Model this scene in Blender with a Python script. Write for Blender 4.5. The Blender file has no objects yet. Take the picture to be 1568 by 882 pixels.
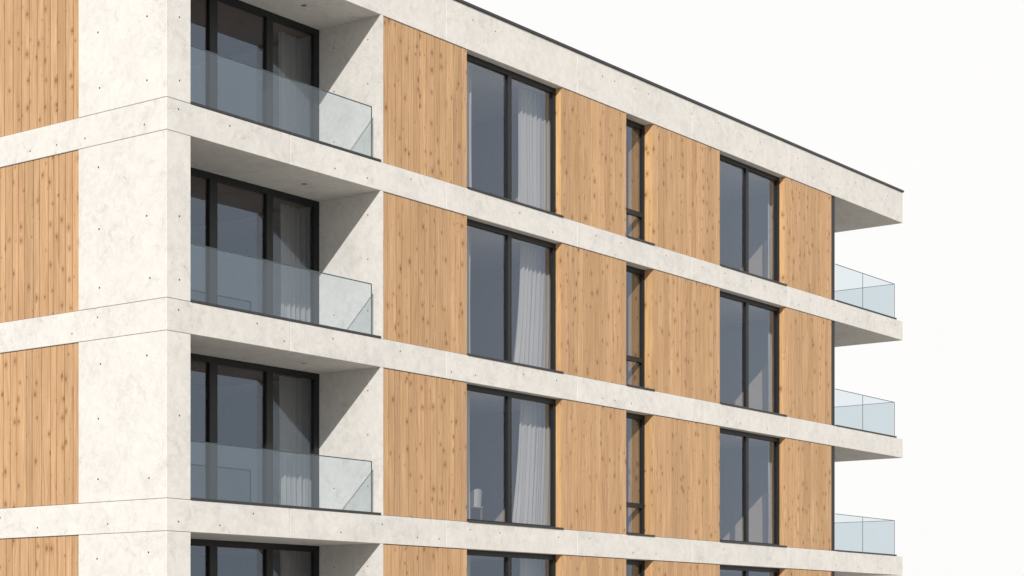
import bpy, math, random
from mathutils import Vector
random.seed(7)
scene = bpy.context.scene

# ------------------------------------------------------------------ materials
def new_mat(name):
    m = bpy.data.materials.new(name); m.use_nodes = True
    nt = m.node_tree; nt.nodes.clear()
    return m, nt
def N(nt, t, **kw):
    n = nt.nodes.new(t)
    for k, v in kw.items():
        if k == 'inp':
            for a, b in v.items(): n.inputs[a].default_value = b
        else: setattr(n, k, v)
    return n
def L(nt, a, b): nt.links.new(a, b)
def math_n(nt, op, a, b=None, c=None, clamp=False):
    n = nt.nodes.new('ShaderNodeMath'); n.operation = op; n.use_clamp = clamp
    for i, v in enumerate((a, b, c)):
        if v is None: continue
        if isinstance(v, (int, float)): n.inputs[i].default_value = v
        else: nt.links.new(v, n.inputs[i])
    return n.outputs[0]
def mapr(nt, v, a, b, c, d, smooth=False):
    n = nt.nodes.new('ShaderNodeMapRange')
    if smooth: n.interpolation_type = 'SMOOTHSTEP'
    nt.links.new(v, n.inputs[0])
    for i, x in enumerate((a, b, c, d)): n.inputs[i+1].default_value = x
    return n.outputs[0]
def mixc(nt, f, a, b, mode='MIX'):
    n = nt.nodes.new('ShaderNodeMix'); n.data_type = 'RGBA'; n.blend_type = mode
    if isinstance(f, (int, float)): n.inputs[0].default_value = f
    else: nt.links.new(f, n.inputs[0])
    for s, v in ((6, a), (7, b)):
        if isinstance(v, tuple): n.inputs[s].default_value = (*v, 1) if len(v) == 3 else v
        else: nt.links.new(v, n.inputs[s])
    return n.outputs[2]
def finish(nt, col, rough=0.8, bump=None, bstr=0.3, bdist=0.01, spec=0.3, metal=0.0):
    b = N(nt, 'ShaderNodeBsdfPrincipled'); o = N(nt, 'ShaderNodeOutputMaterial')
    if isinstance(col, tuple): b.inputs['Base Color'].default_value = (*col, 1)
    else: L(nt, col, b.inputs['Base Color'])
    if isinstance(rough, (int, float)): b.inputs['Roughness'].default_value = rough
    else: L(nt, rough, b.inputs['Roughness'])
    b.inputs['Specular IOR Level'].default_value = spec
    b.inputs['Metallic'].default_value = metal
    if bump is not None:
        bn = N(nt, 'ShaderNodeBump', inp={'Strength': bstr, 'Distance': bdist})
        L(nt, bump, bn.inputs['Height']); L(nt, bn.outputs[0], b.inputs['Normal'])
    L(nt, b.outputs[0], o.inputs[0])

def concrete(name, base=(0.552, 0.538, 0.512)):
    m, nt = new_mat(name)
    g = N(nt, 'ShaderNodeNewGeometry'); P = g.outputs['Position']
    att = N(nt, 'ShaderNodeAttribute', attribute_name='rnd'); r = att.outputs['Fac']
    off = N(nt, 'ShaderNodeCombineXYZ'); L(nt, math_n(nt, 'MULTIPLY', r, 31.0), off.inputs[0]); L(nt, math_n(nt, 'MULTIPLY', r, 17.0), off.inputs[2])
    va = N(nt, 'ShaderNodeVectorMath', operation='ADD'); L(nt, P, va.inputs[0]); L(nt, off.outputs[0], va.inputs[1]); V = va.outputs[0]
    n1 = N(nt, 'ShaderNodeTexNoise', inp={'Scale': 1.1, 'Detail': 6, 'Roughness': 0.62, 'Distortion': 0.6}); L(nt, V, n1.inputs['Vector'])
    n2 = N(nt, 'ShaderNodeTexNoise', inp={'Scale': 5.5, 'Detail': 8, 'Roughness': 0.7, 'Distortion': 0.9}); L(nt, V, n2.inputs['Vector'])
    n3 = N(nt, 'ShaderNodeTexNoise', inp={'Scale': 40, 'Detail': 4, 'Roughness': 0.6}); L(nt, V, n3.inputs['Vector'])
    f = math_n(nt, 'ADD', mapr(nt, n1.outputs[0], .3, .7, -.07, .07), mapr(nt, n2.outputs[0], .3, .7, -.10, .10))
    f = math_n(nt, 'ADD', f, mapr(nt, n3.outputs[0], .3, .7, -.05, .05))
    f = math_n(nt, 'ADD', f, math_n(nt, 'MULTIPLY', math_n(nt, 'SUBTRACT', r, .5), .04))
    n4 = N(nt, 'ShaderNodeTexNoise', inp={'Scale': 2.6, 'Detail': 7, 'Roughness': 0.75, 'Distortion': 1.5}); L(nt, V, n4.inputs['Vector'])
    bl = mapr(nt, n4.outputs[0], .52, .72, 0, -.18, True)
    f = math_n(nt, 'ADD', f, bl)
    vo = N(nt, 'ShaderNodeTexVoronoi', inp={'Scale': 9.0}); L(nt, V, vo.inputs['Vector'])
    sp = N(nt, 'ShaderNodeSeparateColor'); L(nt, vo.outputs['Color'], sp.inputs[0])
    rad = mapr(nt, sp.outputs[0], .5, 1, 0.0, .085)
    pore = math_n(nt, 'LESS_THAN', vo.outputs['Distance'], rad)
    f = math_n(nt, 'ADD', f, math_n(nt, 'MULTIPLY', pore, -.16))
    f = math_n(nt, 'ADD', f, 1.0)
    sc = N(nt, 'ShaderNodeVectorMath', operation='SCALE'); sc.inputs[0].default_value = base; L(nt, f, sc.inputs['Scale'])
    warm = mixc(nt, mapr(nt, n1.outputs[0], .45, .7, 0, .3), sc.outputs[0], (.535, .512, .475))
    h = math_n(nt, 'SUBTRACT', math_n(nt, 'ADD', n3.outputs[0], n2.outputs[0]), math_n(nt, 'MULTIPLY', pore, 1.5))
    finish(nt, warm, .85, h, .25, .006, .25)
    return m
M_conc = concrete('concrete')

def wood(name, cA=(.335, .198, .102), cB=(.495, .325, .182), gain=1.0):
    m, nt = new_mat(name)
    g = N(nt, 'ShaderNodeNewGeometry'); s = N(nt, 'ShaderNodeSeparateXYZ'); L(nt, g.outputs['Position'], s.inputs[0])
    att = N(nt, 'ShaderNodeAttribute', attribute_name='rnd'); r = att.outputs['Fac']
    h = math_n(nt, 'ADD', s.outputs[0], s.outputs[1])
    h = math_n(nt, 'MULTIPLY_ADD', r, 137.0, h)
    z = math_n(nt, 'MULTIPLY_ADD', r, 311.0, s.outputs[2])
    def vec(a, b, c=0.0):
        v = N(nt, 'ShaderNodeCombineXYZ'); L(nt, math_n(nt, 'MULTIPLY', h, a), v.inputs[0]); L(nt, math_n(nt, 'MULTIPLY', z, b), v.inputs[1]); v.inputs[2].default_value = c
        return v.outputs[0]
    vo = N(nt, 'ShaderNodeTexVoronoi', voronoi_dimensions='2D', inp={'Scale': 1.0, 'Randomness': .95}); L(nt, vec(4.6, 3.0), vo.inputs['Vector'])
    sp = N(nt, 'ShaderNodeSeparateColor'); L(nt, vo.outputs['Color'], sp.inputs[0])
    dn = N(nt, 'ShaderNodeTexNoise', inp={'Scale': 1.0, 'Detail': 2}); L(nt, vec(20, 14), dn.inputs['Vector'])
    d = math_n(nt, 'ADD', vo.outputs['Distance'], mapr(nt, dn.outputs[0], .3, .7, -.03, .03))
    rad = mapr(nt, sp.outputs[0], .3, 1, .012, .165)
    t = math_n(nt, 'DIVIDE', d, rad)
    knot = mapr(nt, t, .35, 1.05, 1, 0, True)
    halo = mapr(nt, t, .9, 2.6, 1, 0, True)
    zz = math_n(nt, 'MULTIPLY', halo, .8)
    gv = N(nt, 'ShaderNodeCombineXYZ')
    wob = N(nt, 'ShaderNodeTexNoise', inp={'Scale': 1.0, 'Detail': 2}); L(nt, vec(2.5, .9), wob.inputs['Vector'])
    L(nt, math_n(nt, 'ADD', math_n(nt, 'MULTIPLY', h, 34), math_n(nt, 'ADD', math_n(nt, 'MULTIPLY', wob.outputs[0], 6), zz)), gv.inputs[0])
    L(nt, math_n(nt, 'MULTIPLY', z, .8), gv.inputs[1])
    n1 = N(nt, 'ShaderNodeTexNoise', inp={'Scale': 1.0, 'Detail': 6, 'Roughness': .7}); L(nt, gv.outputs[0], n1.inputs['Vector'])
    n2 = N(nt, 'ShaderNodeTexNoise', inp={'Scale': 1.0, 'Detail': 4, 'Roughness': .6}); L(nt, vec(11, .8, 3.3), n2.inputs['Vector'])
    c = mixc(nt, mapr(nt, n1.outputs[0], .36, .64, 0, 1), cA, cB)
    c2 = mixc(nt, mapr(nt, n2.outputs[0], .38, .7, 0, .5), c, (.33, .188, .092))
    rn = N(nt, 'ShaderNodeTexWhiteNoise', noise_dimensions='1D'); L(nt, math_n(nt, 'MULTIPLY', r, 977.0), rn.inputs['W'])
    tone = mapr(nt, rn.outputs['Value'], 0, 1, .89*gain, 1.13*gain)
    sc = N(nt, 'ShaderNodeVectorMath', operation='SCALE'); L(nt, c2, sc.inputs[0]); L(nt, tone, sc.inputs['Scale'])
    c3 = mixc(nt, math_n(nt, 'MULTIPLY', halo, .40), sc.outputs[0], (.26, .13, .053))
    c4 = mixc(nt, math_n(nt, 'MULTIPLY', knot, .64), c3, (.12, .058, .026))
    finish(nt, c4, .7, n1.outputs[0], .15, .004, .25)
    return m
M_wood = wood('timber_cladding')
M_wood_sunlit = wood('timber_sunlit', (.43, .25, .112), (.58, .365, .178), 1.06)  # same cladding wood, brightened: sun on the reveals put into the colour
M_woodfloor = wood('wood_floor', (.25, .15, .085), (.36, .24, .14))

def plain(name, col, rough=.6, var=.08, scale=6., metal=0., spec=.3):
    m, nt = new_mat(name)
    tc = N(nt, 'ShaderNodeNewGeometry')
    n = N(nt, 'ShaderNodeTexNoise', inp={'Scale': scale, 'Detail': 5}); L(nt, tc.outputs['Position'], n.inputs['Vector'])
    f = mapr(nt, n.outputs[0], .3, .7, 1-var, 1+var)
    sc = N(nt, 'ShaderNodeVectorMath', operation='SCALE'); sc.inputs[0].default_value = col; L(nt, f, sc.inputs['Scale'])
    finish(nt, sc.outputs[0], rough, None, spec=spec, metal=metal)
    return m
M_frame = plain('anthracite_frame', (.012, .013, .014), .42, .12, 20, 0, .3)
M_flash = plain('dark_flashing', (.045, .047, .05), .45, .15, 9, .3)
M_gap = plain('shadow_gap', (.045, .022, .011), .9)
M_gapc = plain('joint_core', (.12, .115, .105), .9)
M_hole = plain('tie_hole', (.07, .066, .06), .9)
M_wall = plain('interior_plaster', (.42, .36, .30), .9, .04)
M_ceil = plain('interior_ceiling', (.74, .71, .68), .9, .03)
M_white = plain('white_plastic', (.6, .59, .57), .4, .03)
M_metal = plain('lamp_metal', (.12, .12, .12), .4)

def glass(name, tint, refl, r0, bump=.0):
    m, nt = new_mat(name)
    lw = N(nt, 'ShaderNodeLayerWeight', inp={'Blend': .5})
    p = math_n(nt, 'POWER', lw.outputs['Facing'], 4.0)
    f = math_n(nt, 'MULTIPLY_ADD', p, 1-r0, r0)
    tr = N(nt, 'ShaderNodeBsdfTransparent', inp={'Color': (*tint, 1)})
    gl = N(nt, 'ShaderNodeBsdfGlossy', inp={'Color': (*refl, 1), 'Roughness': 0.0})
    if bump:
        g = N(nt, 'ShaderNodeNewGeometry')
        n = N(nt, 'ShaderNodeTexNoise', inp={'Scale': .8, 'Detail': 1}); L(nt, g.outputs['Position'], n.inputs['Vector'])
        bn = N(nt, 'ShaderNodeBump', inp={'Strength': bump, 'Distance': .01}); L(nt, n.outputs[0], bn.inputs['Height']); L(nt, bn.outputs[0], gl.inputs['Normal'])
    mx = N(nt, 'ShaderNodeMixShader'); L(nt, f, mx.inputs[0]); L(nt, tr.outputs[0], mx.inputs[1]); L(nt, gl.outputs[0], mx.inputs[2])
    o = N(nt, 'ShaderNodeOutputMaterial'); L(nt, mx.outputs[0], o.inputs[0])
    return m
M_glass = glass('window_glass', (.70, .70, .70), (.62, .76, .96), .145, .25)
M_rail = glass('railing_glass', (.82, .87, .89), (.76, .87, .97), .12)
M_edge = plain('glass_edge', (.05, .068, .07), .25)

m, nt = new_mat('sheer_curtain'); M_curt = m
df = N(nt, 'ShaderNodeBsdfDiffuse', inp={'Color': (.86, .85, .84, 1)}); tl = N(nt, 'ShaderNodeBsdfTranslucent', inp={'Color': (.8, .8, .8, 1)})
tr = N(nt, 'ShaderNodeBsdfTransparent'); a = N(nt, 'ShaderNodeMixShader', inp={0: .3}); b = N(nt, 'ShaderNodeMixShader', inp={0: .25})
L(nt, df.outputs[0], a.inputs[1]); L(nt, tl.outputs[0], a.inputs[2]); L(nt, a.outputs[0], b.inputs[1]); L(nt, tr.outputs[0], b.inputs[2])
o = N(nt, 'ShaderNodeOutputMaterial'); L(nt, b.outputs[0], o.inputs[0])

m, nt = new_mat('paving'); M_pave = m
g = N(nt, 'ShaderNodeNewGeometry')
br = N(nt, 'ShaderNodeTexBrick', inp={'Color1': (.46, .43, .39, 1), 'Color2': (.42, .39, .35, 1), 'Mortar': (.22, .21, .19, 1), 'Scale': 1.0, 'Mortar Size': .008, 'Brick Width': .8, 'Row Height': .4})
L(nt, g.outputs['Position'], br.inputs['Vector'])
n = N(nt, 'ShaderNodeTexNoise', inp={'Scale': .7, 'Detail': 8}); L(nt, g.outputs['Position'], n.inputs['Vector'])
sc = N(nt, 'ShaderNodeVectorMath', operation='SCALE'); L(nt, br.outputs[0], sc.inputs[0]); L(nt, mapr(nt, n.outputs[0], .3, .7, .9, 1.1), sc.inputs['Scale'])
finish(nt, sc.outputs[0], .85)

# ------------------------------------------------------------------ mesh helpers
building = bpy.data.objects.new('apartment_building', None); scene.collection.objects.link(building)
class Part:
    def __init__(s, name, mat, parent=building, bevel=0):
        s.name, s.mat, s.parent, s.bevel = name, mat, parent, bevel; s.v = []; s.f = []; s.r = []
    def box(s, x0, x1, y0, y1, z0, z1, r=None):
        if r is None: r = random.random()
        b = len(s.v)
        s.v += [(x0,y0,z0),(x1,y0,z0),(x1,y1,z0),(x0,y1,z0),(x0,y0,z1),(x1,y0,z1),(x1,y1,z1),(x0,y1,z1)]
        s.f += [tuple(b+i for i in q) for q in ((0,3,2,1),(4,5,6,7),(0,1,5,4),(1,2,6,5),(2,3,7,6),(3,0,4,7))]
        s.r += [r]*8
    def quad(s, pts, r=0.5):
        b = len(s.v); s.v += pts; s.f.append(tuple(range(b, b+len(pts)))); s.r += [r]*len(pts)
    def disc(s, c, n, rad, seg=10):
        n = Vector(n); u = n.orthogonal().normalized(); w = n.cross(u)
        s.quad([tuple(Vector(c)+rad*(math.cos(t)*u+math.sin(t)*w)) for t in [2*math.pi*i/seg for i in range(seg)]])
    def make(s, smooth=False):
        if not s.v: return
        me = bpy.data.meshes.new(s.name); me.from_pydata(s.v, [], s.f); me.update()
        at = me.attributes.new('rnd', 'FLOAT', 'POINT'); at.data.foreach_set('value', s.r)
        me.materials.append(s.mat)
        if smooth:
            for p in me.polygons: p.use_smooth = True
        ob = bpy.data.objects.new(s.name, me); scene.collection.objects.link(ob); ob.parent = s.parent
        if s.bevel:
            bv = ob.modifiers.new('bevel', 'BEVEL'); bv.width = s.bevel; bv.segments = 1; bv.limit_method = 'ANGLE'
        return ob

XE, YD, XW = 26.12, 12.0, 22.11
TH = .50
T = [0.77, 3.87, 6.97, 10.07]
ROOF_B, ROOF_T = 12.66, 13.47
CUTS = [0, 2.755, 6.89, 11.1, 15.5, 19.9, XE]

slabs = Part('floor_slabs', M_conc, bevel=.006); core = Part('slab_core', M_gapc); holes = Part('formwork_tie_holes', M_hole)
def slab(z0, z1):
    for a, b in zip(CUTS[:-1], CUTS[1:]):
        slabs.box(a+(.004 if a else 0), b-(.004 if b < XE else 0), 0, YD, z0, z1)
    core.box(.015, XE-.015, .015, YD-.015, z0+.015, z1-.015)
    rz = random.Random(int(z0*100))
    x = .25
    while x < 25.9:
        zz = z0+(z1-z0)*rz.choice([.27, .3, .68, .72])
        if rz.random() < .7: holes.disc((x, -.002, zz), (0,-1,0), .015)
        x += rz.uniform(.45, 1.3)
    y = .5
    while y < 11.5:
        if rz.random() < .7: holes.disc((-.002, y, z0+(z1-z0)*rz.choice([.3, .7])), (-1,0,0), .015)
        y += rz.uniform(.6, 1.1)
for t in T: slab(t-TH, t)
slab(ROOF_B, ROOF_T)
cop = Part('roof_coping', M_flash)
cop.box(-.03, XE+.03, -.03, YD+.03, ROOF_T+.002, ROOF_T+.05)
plinth = Part('plinth', M_conc); plinth.box(.15, XW, .15, YD-.15, 0, T[0]-TH-.004)

piers = Part('corner_piers', M_conc, bevel=.006); pcore = Part('pier_core', M_gapc)
lwalls = Part('loggia_walls', M_conc)
wood_p = Part('timber_panels', M_wood); jambs = Part('timber_jambs', M_wood_sunlit); back = Part('panel_backing', M_gap)
frames = Part('window_frames', M_frame); panes = Part('window_glazing', M_glass); sills = Part('window_sills', M_flash)
iw = Part('interior_walls', M_wall); ic = Part('interior_ceilings', M_ceil); icw = Part('soffit_reflection_ceilings', M_woodfloor); ifl = Part('interior_floors', M_woodfloor)
rail = Part('balcony_glass', M_rail); rch = Part('balcony_rail_channels', M_flash); redge = Part('balcony_glass_edges', M_edge)
lamps = Part('soffit_downlights', M_metal)

G = .009   # half width of the groove between boards
def split(a0, a1):
    n = max(2, round((a1-a0)/.185)); ws = [random.uniform(.7, 1.3) for _ in range(n)]; s = (a1-a0)/sum(ws); x = a0; out = []
    for w in ws: out.append((x, x+w*s)); x += w*s
    return out
def boards_x(x0, x1, z0, z1):
    back.box(x0+.004, x1-.004, .045, .30, z0+.004, z1-.004)
    for a, b in split(x0, x1):
        wood_p.box(a+(G if a > x0+.01 else 0), b-(G if b < x1-.01 else 0), .018, .043, z0+.008, z1-.012)
def reveal(x, z0, z1, d):
    jambs.box(x-.003, x+.003, .044, d, z0+.008, z1-.006)
def boards_y(y0, y1, z0, z1):
    back.box(.045, .30, y0+.004, y1-.004, z0+.004, z1-.004)
    for a, b in split(y0, y1):
        wood_p.box(.018, .043, a+(G if a > y0+.01 else 0), b-(G if b < y1-.01 else 0), z0+.008, z1-.012)

def window_x(x0, x1, z0, z1, d, mull=(), trans=None, fw=.085, mw=.12, head=.10):
    fd = .075
    frames.box(x0, x1, d, d+fd, z1-head, z1-.002)
    frames.box(x0, x1, d, d+fd, z0+.002, z0+.075)
    frames.box(x0, x0+fw, d+.002, d+fd-.002, z0+.075, z1-head)
    frames.box(x1-fw, x1, d+.002, d+fd-.002, z0+.075, z1-head)
    for mx in mull: frames.box(mx-mw/2, mx+mw/2, d+.002, d+fd-.002, z0+.075, z1-head)
    if trans: frames.box(x0+fw, x1-fw, d+.004, d+fd-.004, z0+trans-.05, z0+trans+.05)
    gy = d+.055
    xs = [x0+.02]+[m for m in mull]+[x1-.02]
    for a, b in zip(xs[:-1], xs[1:]):
        panes.quad([(a+.01,gy,z0+.03),(b-.01,gy,z0+.03),(b-.01,gy,z1-.03),(a+.01,gy,z1-.03)])

WIN = [(7.53, 10.60, .17, (9.07,), None), (12.91, 13.97, .24, (), .66), (16.72, 19.78, .18, (18.25,), None)]
PAN = [(5.13, 7.53), (10.60, 12.91), (13.97, 16.72), (19.78, XW)]
def curtain(x0, x1, y, z0, z1, seed, amp=.045, flare=.0):
    r = random.Random(seed); nx = int((x1-x0)/.012); nz = 14; ph = r.random()*9; P = Part('curtain', M_curt)
    for j in range(nz+1):
        t = j/nz
        for i in range(nx+1):
            s = i/nx
            xx = x0+(x1-x0)*s - flare*(1-t)**1.5*(1-s)
            w = math.sin(ph+s*(x1-x0)*44+1.4*math.sin(s*5+ph))*(.75+.25*math.sin(s*17+ph)) + .35*math.sin(s*(x1-x0)*95+ph+t)
            P.v.append((xx+.012*math.sin(t*4+s*9), y+amp*w*(1-.25*t), z0+(z1-z0)*t)); P.r.append(.5)
    for j in range(nz):
        for i in range(nx):
            a = j*(nx+1)+i; P.f.append((a, a+1, a+nx+2, a+nx+1))
    P.make(True)

levels = [(T[0], T[1]-TH), (T[1], T[2]-TH), (T[2], T[3]-TH), (T[3], ROOF_B)]
for k, (z0, z1) in enumerate(levels):
    piers.box(0, .51, 0, 2.046, z0+.006, z1-.006)
    pcore.box(.012, .498, .012, 2.034, z0-.01, z1+.01)
    rr = random.Random(40+k)
    for yy in (.42, 1.55):
        for q in (.14, .5, .86):
            if rr.random() < .85: holes.disc((-.002, yy+rr.uniform(-.05, .05), z0+(z1-z0)*q+rr.uniform(-.05, .05)), (-1,0,0), .017)
    for q in (.12, .5, .88):
        if rr.random() < .6: holes.disc((.27, -.002, z0+(z1-z0)*q), (0,-1,0), .015)
    # left facade
    boards_y(2.05, 6.4, z0, z1); boards_y(8.6, YD-.02, z0, z1)
    frames.box(.16, .23, 6.4, 6.49, z0+.002, z1-.002); frames.box(.16, .23, 8.51, 8.6, z0+.002, z1-.002); frames.box(.16, .23, 7.44, 7.56, z0+.081, z1-.101)
    frames.box(.162, .228, 6.49, 8.51, z1-.1, z1-.002); frames.box(.162, .228, 6.49, 8.51, z0+.002, z0+.08)
    panes.quad([(.2,6.42,z0+.03),(.2,8.58,z0+.03),(.2,8.58,z1-.03),(.2,6.42,z1-.03)])
    # loggia
    lwalls.box(5.06, 5.128, 0.0, 1.62, z0+.001, z1-.001)
    iw.box(5.129, 5.25, .302, 1.60, z0+.002, z1-.002)
    rh = random.Random(90+k)
    for yy in (.3, 1.1):
        for q in (.2, .55, .85):
            if rh.random() < .7: holes.disc((5.058, yy, z0+(z1-z0)*q), (-1,0,0), .014)
    d = 1.455
    fd = .08
    frames.box(.512, 5.058, d, d+fd, z1-.11, z1-.002); frames.box(.512, 5.058, d, d+fd, z0+.002, z0+.08)
    for a, b in ((.512, .61), (2.34, 2.52), (3.71, 3.87), (4.93, 5.058)):
        frames.box(a, b, d+.002, d+fd-.002, z0+.08, z1-.11)
    for a, b in ((.53, 2.43), (2.44, 3.79), (3.80, 5.04)):
        y = d+.055
        panes.quad([(a,y,z0+.03),(b,y,z0+.03),(b,y,z1-.03),(a,y,z1-.03)])
    lamps.disc((3.9, .75, z1-.003), (0,0,-1), .05, 14)
    h = .92
    rail.quad([(.515,.04,z0+.03),(4.85,.04,z0+.03),(4.85,.04,z0+h),(.515,.04,z0+h)])
    redge.box(.515, 4.85, .034, .046, z0+h+.0005, z0+h+.018)
    redge.box(4.8505, 4.864, .034, .046, z0+.03, z0+h+.018)
    rch.box(.512, 5.058, -.012, .07, z0+.002, z0+.04)
    # long facade
    for a, b in PAN: boards_x(a, b, z0, z1)
    for (a, b, dd, mu, tr_) in WIN:
        reveal(b-.004, z0, z1, dd); reveal(a+.004, z0, z1, dd)
        window_x(a+.008, b-.008, z0, z1, dd, mu, tr_)
        sills.box(a+.002, b-.002, -.022, dd-.002, z0+.002, z0+.034)
    jambs.box(13.88, 13.90, .32, .60, z0+.022, z1-.032)  # inner strip behind the narrow pane, sunlit brown put into its colour
    # interior
    icw.box(.32, 5.13, 1.60, YD-.4, z1-.03, z1-.004); ic.box(5.26, XW-.3, .32, YD-.4, z1-.03, z1-.004)  # loggia room ceilings browned to paint in the soffit's reflection on the glass
    ifl.box(.32, 5.13, 1.60, YD-.4, z0+.002, z0+.02); ifl.box(5.26, XW-.3, .32, YD-.4, z0+.002, z0+.02)
    for x in (6.45, 11.6, 15.2, 21.0): iw.box(x, x+.12, .31, 5.5, z0+.021, z1-.031)
    iw.box(.33, XW-.3, 5.51, 5.63, z0+.021, z1-.031)
    lwalls.box(XW-.28, XW, .31, YD-.02, z0+.001, z1-.001)
    lwalls.box(.31, XW-.29, YD-.3, YD-.03, z0+.001, z1-.001)
    # end balcony
    frames.box(XW+.001, XW+.24, .05, .13, z0+.002, z1-.002)
    sills.box(XW+.25, 25.74, -.012, .07, z0+.002, z0+.034)
    sills.box(25.66, 25.742, .072, 9.0, z0+.002, z0+.034)
    for a, b in ((XW+.25, 23.86), (23.88, 25.70)):
        rail.quad([(a,.04,z0+.03),(b,.04,z0+.03),(b,.04,z0+h),(a,.04,z0+h)])
    redge.box(XW+.25, 25.70, .034, .046, z0+h+.0005, z0+h+.015)
    redge.box(25.705, 25.716, .034, .046, z0+.03, z0+h+.015)
    redge.box(23.863, 23.877, .036, .044, z0+.03, z0+h)
    for a in range(4):
        ya = .06+a*2.2
        rail.quad([(25.706,ya,z0+.03),(25.706,ya+2.17,z0+.03),(25.706,ya+2.17,z0+h),(25.706,ya,z0+h)])
        if a: redge.box(25.700, 25.712, ya-.02, ya-.010, z0+.03, z0+h)
    redge.box(25.700, 25.712, .06, 8.83, z0+h+.0005, z0+h+.015)
    # curtains
    curtain(9.95, 11.3, .58, z0+.03, z1-.04, 3+k, flare=.0 if k == 3 else .28)
    curtain(7.5, 8.36, .60, z0+.03, z1-.04, 13+k, flare=0)
    curtain(4.62, 5.7, 2.0, z0+.03, z1-.04, 23+k)
    curtain(19.95, 20.8, .6, z0+.03, z1-.04, 33+k)
    curtain(16.6, 17.35, .62, z0+.03, z1-.04, 43+k)
for p in (slabs, core, holes, cop, plinth, piers, pcore, lwalls, wood_p, jambs, back, frames, panes, sills, iw, ic, icw, ifl, rail, rch, redge, lamps): p.make()

# ------------------------------------------------------------------ furniture glimpsed indoors
def chair(x, y, z, rot):
    e = bpy.data.objects.new('dining_chair', None); scene.collection.objects.link(e)
    s = Part('seat', M_white, e, .02); s.box(-.22, .22, -.21, .21, .43, .46)
    bk = Part('backrest', M_white, e)
    n = 8
    for i in range(n):
        a0 = -.9+1.8*i/n; a1 = -.9+1.8*(i+1)/n
        p = lambda a, r: (r*math.sin(a), .02+r*math.cos(a))
        x0_, y0_ = p(a0, .235); x1_, y1_ = p(a1, .235)
        t0 = .84-.10*abs(i/n*2-1)**2; t1 = .84-.10*abs((i+1)/n*2-1)**2
        bk.quad([(x0_,y0_,.46),(x1_,y1_,.46),(x1_*1.04,y1_*1.12,t1),(x0_*1.04,y0_*1.12,t0)])
    lg = Part('legs', M_woodfloor, e)
    for a in (-.19, .17):
        for b in (-.18, .16): lg.box(a, a+.025, b, b+.025, 0, .43)
    s.make(); bk.make(); lg.make()
    e.location = (x, y, z); e.rotation_euler = (0, 0, rot)
chair(9.80, 1.75, T[1]+.02, -1.6)

# ------------------------------------------------------------------ ground
me = bpy.data.meshes.new('ground'); S = 2000
me.from_pydata([(-S,-S,0),(S,-S,0),(S,S,0),(-S,S,0)], [], [(0,1,2,3)]); me.materials.append(M_pave)
scene.collection.objects.link(bpy.data.objects.new('ground', me))

# ------------------------------------------------------------------ light
D = Vector((1.4, 1.0, -.93)).normalized()
sl = bpy.data.lights.new('sun', 'SUN'); sl.energy = 4.5; sl.angle = math.radians(.5); sl.color = (1, .965, .92)
so = bpy.data.objects.new('sun', sl); scene.collection.objects.link(so); so.rotation_euler = D.to_track_quat('-Z', 'Y').to_euler(); so.location = (-20, -20, 30)
w = bpy.data.worlds.new('World'); scene.world = w; w.use_nodes = True; nt = w.node_tree; nt.nodes.clear()
sky = N(nt, 'ShaderNodeTexSky', sky_type='NISHITA'); sky.sun_disc = False
sky.sun_elevation = math.asin(-D.z); sky.sun_rotation = math.atan2(-D.x, -D.y); sky.dust_density = 2
tc = N(nt, 'ShaderNodeTexCoord'); sx = N(nt, 'ShaderNodeSeparateXYZ'); L(nt, tc.outputs['Generated'], sx.inputs[0])
sk = N(nt, 'ShaderNodeVectorMath', operation='SCALE'); L(nt, sky.outputs[0], sk.inputs[0]); sk.inputs['Scale'].default_value = .10
nz = N(nt, 'ShaderNodeTexNoise', inp={'Scale': 2.0, 'Detail': 3}); L(nt, tc.outputs['Generated'], nz.inputs['Vector'])
hz = N(nt, 'ShaderNodeVectorMath', operation='SCALE'); hz.inputs[0].default_value = (.99, .985, .975); L(nt, mapr(nt, nz.outputs[0], .3, .7, .985, 1.015), hz.inputs['Scale'])
f = mapr(nt, sx.outputs[2], .38, 1.0, 1.0, .3, True)
c = mixc(nt, f, sk.outputs[0], hz.outputs[0])
bg = N(nt, 'ShaderNodeBackground'); L(nt, c, bg.inputs[0]); bg.inputs[1].default_value = 1.0
o = N(nt, 'ShaderNodeOutputWorld'); L(nt, bg.outputs[0], o.inputs[0])

# ------------------------------------------------------------------ camera
cam = bpy.data.cameras.new('camera'); co = bpy.data.objects.new('camera', cam); scene.collection.objects.link(co)
f_px = 2929.; cam.sensor_width = 36; cam.lens = f_px/1568*36; cam.shift_y = 537/1568; cam.clip_end = 5000; cam.clip_start = .5
th = math.atan2(2189, f_px)
F = Vector((math.cos(th), math.sin(th), 0)); R = Vector((math.sin(th), -math.cos(th), 0))
C = -(F*29.53 + R*(-5.333)); co.location = (C.x, C.y, 1.7)
co.rotation_euler = F.to_track_quat('-Z', 'Y').to_euler()
scene.camera = co
scene.view_settings.view_transform = 'Standard'; scene.view_settings.look = 'None'; scene.view_settings.exposure = 0
